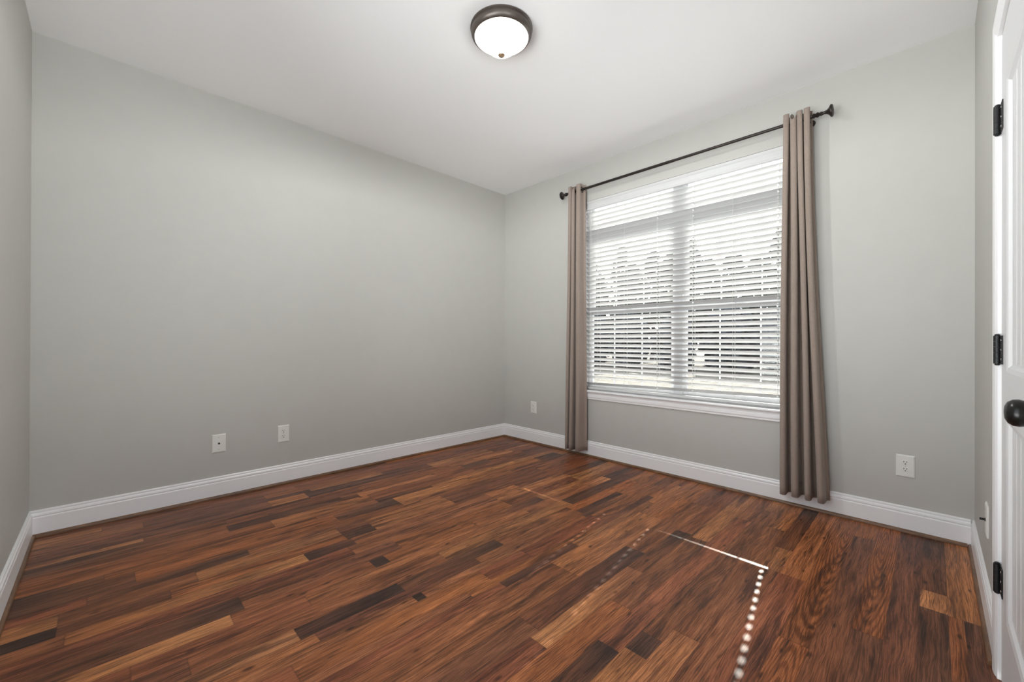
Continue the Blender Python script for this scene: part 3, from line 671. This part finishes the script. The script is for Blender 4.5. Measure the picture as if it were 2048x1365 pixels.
# ------------------------------------------------------------------ door with casing, hinges, knob
def build_door():
    root = bpy.data.objects.new('door_1', None); COL.objects.link(root); root.location = (DX1, C0, 0); struct(root)
    L = Vector(root.location)
    def part(name, bm, mat, parent=root, smooth=False):
        bmesh.ops.translate(bm, verts=bm.verts, vec=-L); return obj(name, bm, mat, parent, smooth)
    xl, xr = DX1-.018, DX0+.018; yf = C0+.002; yb_ = yf-.035; zt = DZ-.018
    # jamb
    b = BM(); box(b, DX1-.016, DX1, C0-.12, C0, 0, DZ); box(b, DX0, DX0+.016, C0-.12, C0, 0, DZ); box(b, DX0+.016, DX1-.016, C0-.12, C0, DZ-.016, DZ); part('jamb', b, m_door)
    b = BM(); box(b, DX0+.016, DX1-.016, C0-.075, C0-.06, 0, DZ-.016); part('stop', b, m_door)
    # leaf: stiles and rails round two recessed plank panels
    st = .118; p1 = (.245, .845); p2 = (.985, 1.855)
    b = BM()
    box(b, xl-st, xl, yb_, yf, .012, zt); box(b, xr, xr+st, yb_, yf, .012, zt)
    for z0, z1 in ((.012, p1[0]), (p1[1], p2[0]), (p2[1], zt)): box(b, xr+st, xl-st, yb_, yf, z0, z1)
    part('leaf_frame', b, m_door)
    for z0, z1 in (p1, p2):
        a, c = xr+st, xl-st
        # moulded sticking round the panel
        b = BM(); pr = [(0, 0), (.012, -.003), (.020, -.0095), (.026, -.0105)]
        rings = []
        for o, d in pr: rings.append([b.verts.new(v) for v in ((a+o, yf+d, z0+o), (c-o, yf+d, z0+o), (c-o, yf+d, z1-o), (a+o, yf+d, z1-o))])
        for A, B in zip(rings[:-1], rings[1:]):
            for i in range(4): b.faces.new((A[i], A[(i+1) % 4], B[(i+1) % 4], B[i]))
        part('panel_moulding', b, m_door)
        # planks with V grooves
        b = BM(); a2, c2 = a+.024, c-.024; npl = 8; wv = (c2-a2)/npl; ypl = yf-.0105; g = .0045
        xs = []
        for k in range(npl):
            x = a2+k*wv
            xs += [(x, ypl-.004), (x+g, ypl), (x+wv-g, ypl)]
        xs.append((c2, ypl-.004))
        lo = [b.verts.new((x, y, z0+.024)) for x, y in xs]; hi = [b.verts.new((x, y, z1-.024)) for x, y in xs]
        for i in range(len(xs)-1): b.faces.new((lo[i], lo[i+1], hi[i+1], hi[i]))
        box(b, a2, c2, yb_, ypl-.006, z0, z1); part('panel', b, m_door)
    # hinges
    for zc in (1.778, 1.049, .326):
        b = BM(); hx, hy = DX1-.011, C0+.0105
        for k in range(5):
            z0 = zc-.0445+k*.0178; lathe(b, [(.0084, z0+.0001), (.0088, z0+.0005), (.0088, z0+.0173), (.0084, z0+.0177)], 'Z', 18, (hx, hy, 0))
        lathe(b, [(.004, zc+.0445), (.0062, zc+.0455), (.0062, zc+.048), (.003, zc+.050)], 'Z', 14, (hx, hy, 0))
        lathe(b, [(.003, zc-.050), (.0062, zc-.048), (.0062, zc-.0455), (.004, zc-.0445)], 'Z', 14, (hx, hy, 0))
        h = part('hinge', b, m_black, smooth=40)
        b = BM(); box(b, hx-.052, hx-.006, C0+.0021, C0+.0050, zc-.0445, zc+.0445); bevel(b, .0008, 1); part('hinge_leaf', b, m_black, h)
        for dz in (-.03, .0, .03):
            b = BM(); lathe(b, [(.0036, .0042), (.0034, .0048), (.001, .0050)], 'Y', 12, (hx-.028, C0+.0008, zc+dz)); part('screw', b, m_screw, h)
    # knob
    kx, kz = xr+.062, .944
    b = BM(); lathe(b, [(.033, .0), (.033, .004), (.030, .007), (.020, .009), (.012, .011), (.011, .022), (.013, .026), (.018, .030), (.0228, .036), (.0246, .044), (.0236, .051), (.0190, .057), (.0115, .0605), (.002, .0615)], 'Y', 40, (kx, yf, kz))
    part('knob', b, m_knob, smooth=50)
    # casing
    prof = [(0, 0), (.0, .009), (.004, .0105), (.010, .0105), (.016, .013), (.030, .0155), (.044, .0165), (.054, .0165), (.058, .0145), (.058, 0)]
    b = BM(); rv = .005
    xa, xc_ = DX0-rv+.0, DX1+rv-.0; zt2 = DZ+rv
    loops = []
    for o, d in prof:
        loops.append([b.verts.new(v) for v in ((xc_+o-.005, C0+d, 0), (xc_+o-.005, C0+d, zt2+o), (xa-o+.005, C0+d, zt2+o), (xa-o+.005, C0+d, 0))])
    for i in range(len(loops)):
        A, B = loops[i], loops[(i+1) % len(loops)]
        for k in range(3): b.faces.new((A[k], A[k+1], B[k+1], B[k]))
    b.faces.new([l[0] for l in loops]); b.faces.new([l[3] for l in loops][::-1])
    o = obj('trim_6', b, m_trim); struct(o)
build_door()

# ------------------------------------------------------------------ wall plates (built facing -Y, centred on the origin)
def plate_bm(w=.0795, h=.125, d=.0065):
    b = BM(); hw, hh = w/2, h/2
    lv = [(hw, hh, 0), (hw, hh, -.0025), (hw-.003, hh-.003, -.0052), (hw-.007, hh-.007, -d)]
    R = [[b.verts.new(v) for v in ((-x, y, -z), (x, y, -z), (x, y, z), (-x, y, z))] for x, z, y in lv]
    for A, B in zip(R[:-1], R[1:]):
        for i in range(4): b.faces.new((A[i], A[(i+1) % 4], B[(i+1) % 4], B[i]))
    b.faces.new(R[0][::-1]); b.faces.new(R[-1]); return b

def add_screw(root, z, y=-.0064, r=.0032):
    b = BM(); lathe(b, [(r, y), (r*.9, y-.0008), (r*.3, y-.0011)], 'Y', 14, (0, 0, z)); s = obj('screw', b, m_screw, root)
    return s

def make_outlet(label, loc, rotz, group=None):
    root = thing('wall_outlet', label, 'outlet', loc, rotz, group)
    obj('cover_plate', plate_bm(), m_plate, root)
    for s in (-1, 1):
        zc = s*.0195
        b = BM(); pts = []
        for k in range(32):
            a = 2*PI*k/32; x, z = .0170*math.cos(a), .0165*math.sin(a); z = max(-.0135, min(.0135, z)); pts.append((x, z+zc))
        f0 = [b.verts.new((x, -.0060, z)) for x, z in pts]; f1 = [b.verts.new((x, -.0082, z)) for x, z in pts]; f2 = [b.verts.new((x*.94, -.0088, zc+(z-zc)*.94)) for x, z in pts]
        for A, B in ((f0, f1), (f1, f2)):
            for i in range(32): b.faces.new((A[i], A[(i+1) % 32], B[(i+1) % 32], B[i]))
        b.faces.new(f2); b.faces.new(f0[::-1]); f = obj('receptacle', b, m_plate, root, smooth=30)
        b = BM(); box(b, -.0075, -.0048, -.0092, -.0086, zc+.001, zc+.0095); obj('slot', b, m_slot, f)
        b = BM(); box(b, .0048, .0075, -.0092, -.0086, zc+.002, zc+.0090); obj('slot', b, m_slot, f)
        b = BM(); lathe(b, [(.0030, -.0086), (.0030, -.0092)], 'Y', 14, (0, 0, zc-.0065)); obj('ground_hole', b, m_slot, f)
    add_screw(root, 0)
    return root

def make_jack(label, loc, rotz, stub):
    root = thing('cable_plate', label, 'wall plate', loc, rotz)
    obj('cover_plate', plate_bm(), m_plate, root)
    if stub:
        b = BM(); lathe(b, [(.0075, -.0060), (.0075, -.0085)], 'Y', 6, (0, 0, 0)); lathe(b, [(.0047, -.0085), (.0047, -.022), (.0038, -.0225)], 'Y', 20, (0, 0, 0)); obj('cable_connector', b, m_black, root, smooth=30)
    else:
        b = BM(); lathe(b, [(.0062, -.0060), (.0062, -.0085), (.0050, -.0088)], 'Y', 20, (0, 0, 0)); j = obj('cable_jack', b, m_slot, root, smooth=30)
    for z in (-.0415, .0415): add_screw(root, z)
    return root
make_jack('white cable plate with a single dark jack low on the wide blank wall', (.5545, Y0, .369), 0, False)
make_outlet('white duplex outlet on the wide blank wall, beside the cable plate', (.9545, Y0, .375), 0)
make_outlet('white duplex outlet on the window wall between the corner and left curtain', (X0, 2.967, .3745), -PI/2)
make_outlet('white duplex outlet on the window wall, right of the right curtain', (X0, .1085, .3715), -PI/2)
make_jack('white cable plate with protruding dark connector on the wall beside the door', (2.500, C0, .368), PI, True)

# ------------------------------------------------------------------ ceiling light
def build_lamp():
    cx, cy = 1.503, 1.617
    root = thing('ceiling_light', 'round flush ceiling light with bronze pan and frosted glass bowl', 'ceiling light', (cx, cy, ZC))
    b = BM(); lathe(b, [(.163, 0), (.166, -.003), (.166, -.009), (.160, -.013), (.161, -.018), (.1625, -.026), (.160, -.036), (.154, -.044), (.147, -.049), (.1435, -.050), (.1425, -.046), (.140, -.012), (.02, -.010)], 'Z', 72)
    obj('pan', b, m_pan, root, smooth=35)
    prof = [(.1425, -.048), (.1405, -.053), (.134, -.0585), (.124, -.0645), (.112, -.0715), (.100, -.0805), (.089, -.0915), (.079, -.103), (.068, -.1135), (.055, -.1225), (.040, -.1295), (.024, -.1340), (.010, -.1360), (.004, -.1362)]
    b = BM(); lathe(b, prof, 'Z', 72, cap=False); g = obj('glass_bowl', b, m_dome, root, smooth=60)
    b = BM(); lathe(b, [(.004, -.130), (.012, -.1362), (.0172, -.1385), (.0180, -.1420), (.0150, -.1465), (.0095, -.1500), (.0060, -.1535), (.002, -.1545)], 'Z', 24); obj('finial', b, m_brass, root, smooth=40)
    ld = bpy.data.lights.new('ceiling_bulb', 'POINT'); ld.energy = 54.0; ld.shadow_soft_size = .018; ld.color = (0.90, 0.955, 1.0)
    lo = bpy.data.objects.new('ceiling_bulb', ld); COL.objects.link(lo); lo.parent = root; lo.location = (0, 0, -.032)
build_lamp()

# ------------------------------------------------------------------ outdoors: ground, trees, bushes
GZ = -0.45
b = BM(); box(b, X0+T+.01, 120, -70, 110, GZ-.2, GZ-.02); struct(obj('ground', b, m_ground))
m_bounce = simple('pale_bounce_slab', (0.72, 0.71, 0.69), 0.85, var=0.06, bump=(80, 0.2, 0.002))
b = BM(); box(b, X0+T+.05, X0+7.5, -5, 9, GZ-.1, GZ); struct(obj('bounce_slab', b, m_bounce))  # unseen pale slab added to bounce sunlight up to the ceiling

def blob_crown(b, q, cx, cy, z0, z1, rad, n, size):
    for _ in range(n):
        t = q.random(); z = z0+(z1-z0)*t
        rr = rad*(math.sin(PI*min(.98, .18+.80*t))**.7)*math.sqrt(q.random())
        a = q.uniform(0, 2*PI); s = size*q.uniform(.55, 1.3)
        m4 = Matrix.Translation((cx+rr*math.cos(a), cy+rr*math.sin(a), z)) @ Matrix.Rotation(q.uniform(0, 6), 4, (q.random(), q.random(), q.random()+.1)) @ Matrix.Diagonal((s, s*q.uniform(.5, .9), s*q.uniform(.25, .5), 1))
        bmesh.ops.create_icosphere(b, subdivisions=1, radius=1, matrix=m4)

ords = ['second', 'third', 'fourth', 'fifth', 'sixth', 'seventh', 'eighth', 'ninth']
def place(k, n): return 'leftmost' if k == 0 else 'rightmost' if k == n-1 else ords[k-1]+' from the left'
q = random.Random(3)
for row, (n, ytop, step, xr, rad, hr) in enumerate(((9, 25.0, 2.9, 29.0, 1.22, (6.4, 8.8)), (9, 29.0, 3.1, 33.2, 1.30, (8.2, 11.4)))):
    for k in range(n):
        y = ytop - step*k; x = xr + q.uniform(-.3, .3); h = q.uniform(*hr)
        root = thing('tree', 'dark leafy tree seen through the blind, %s of the %s row' % (place(k, n), ('nearer', 'farther')[row]), 'tree', (x, y, GZ), group='trees beyond the window')
        b = BM(); pts = [(0.08*math.sin(i), 0.08*math.cos(2*i), h*.8*i/6) for i in range(7)]; tube(b, pts, [.20, .17, .15, .13, .10, .07, .04], 8)
        for i in range(5):
            a = q.uniform(0, 6.28); z = h*q.uniform(.3, .65); tube(b, [(0, 0, z), (.5*math.cos(a), .5*math.sin(a), z+.5), (.9*math.cos(a), .9*math.sin(a), z+.8)], [.06, .04, .02], 6)
        obj('trunk', b, m_bark, root)
        b = BM(); blob_crown(b, q, 0, 0, h*.14, h-.3, rad, 430, .27); obj('crown', b, m_leaf, root)
for row, (x0, ytop) in enumerate(((22.4, 21.5), (25.5, 23.0))):
    for k in range(8):
        y = ytop - 2.9*k; x = x0 + q.uniform(-.12, .12)
        root = thing('bush', 'dark bush under the trees outside, %s of the %s row' % (place(k, 8), ('nearer', 'farther')[row]), 'bush', (x, y, GZ), group='bushes beyond the window')
        b = BM(); blob_crown(b, q, 0, 0, .25, q.uniform(2.9, 3.5), 1.14, 480, .28); obj('foliage', b, m_bush, root)
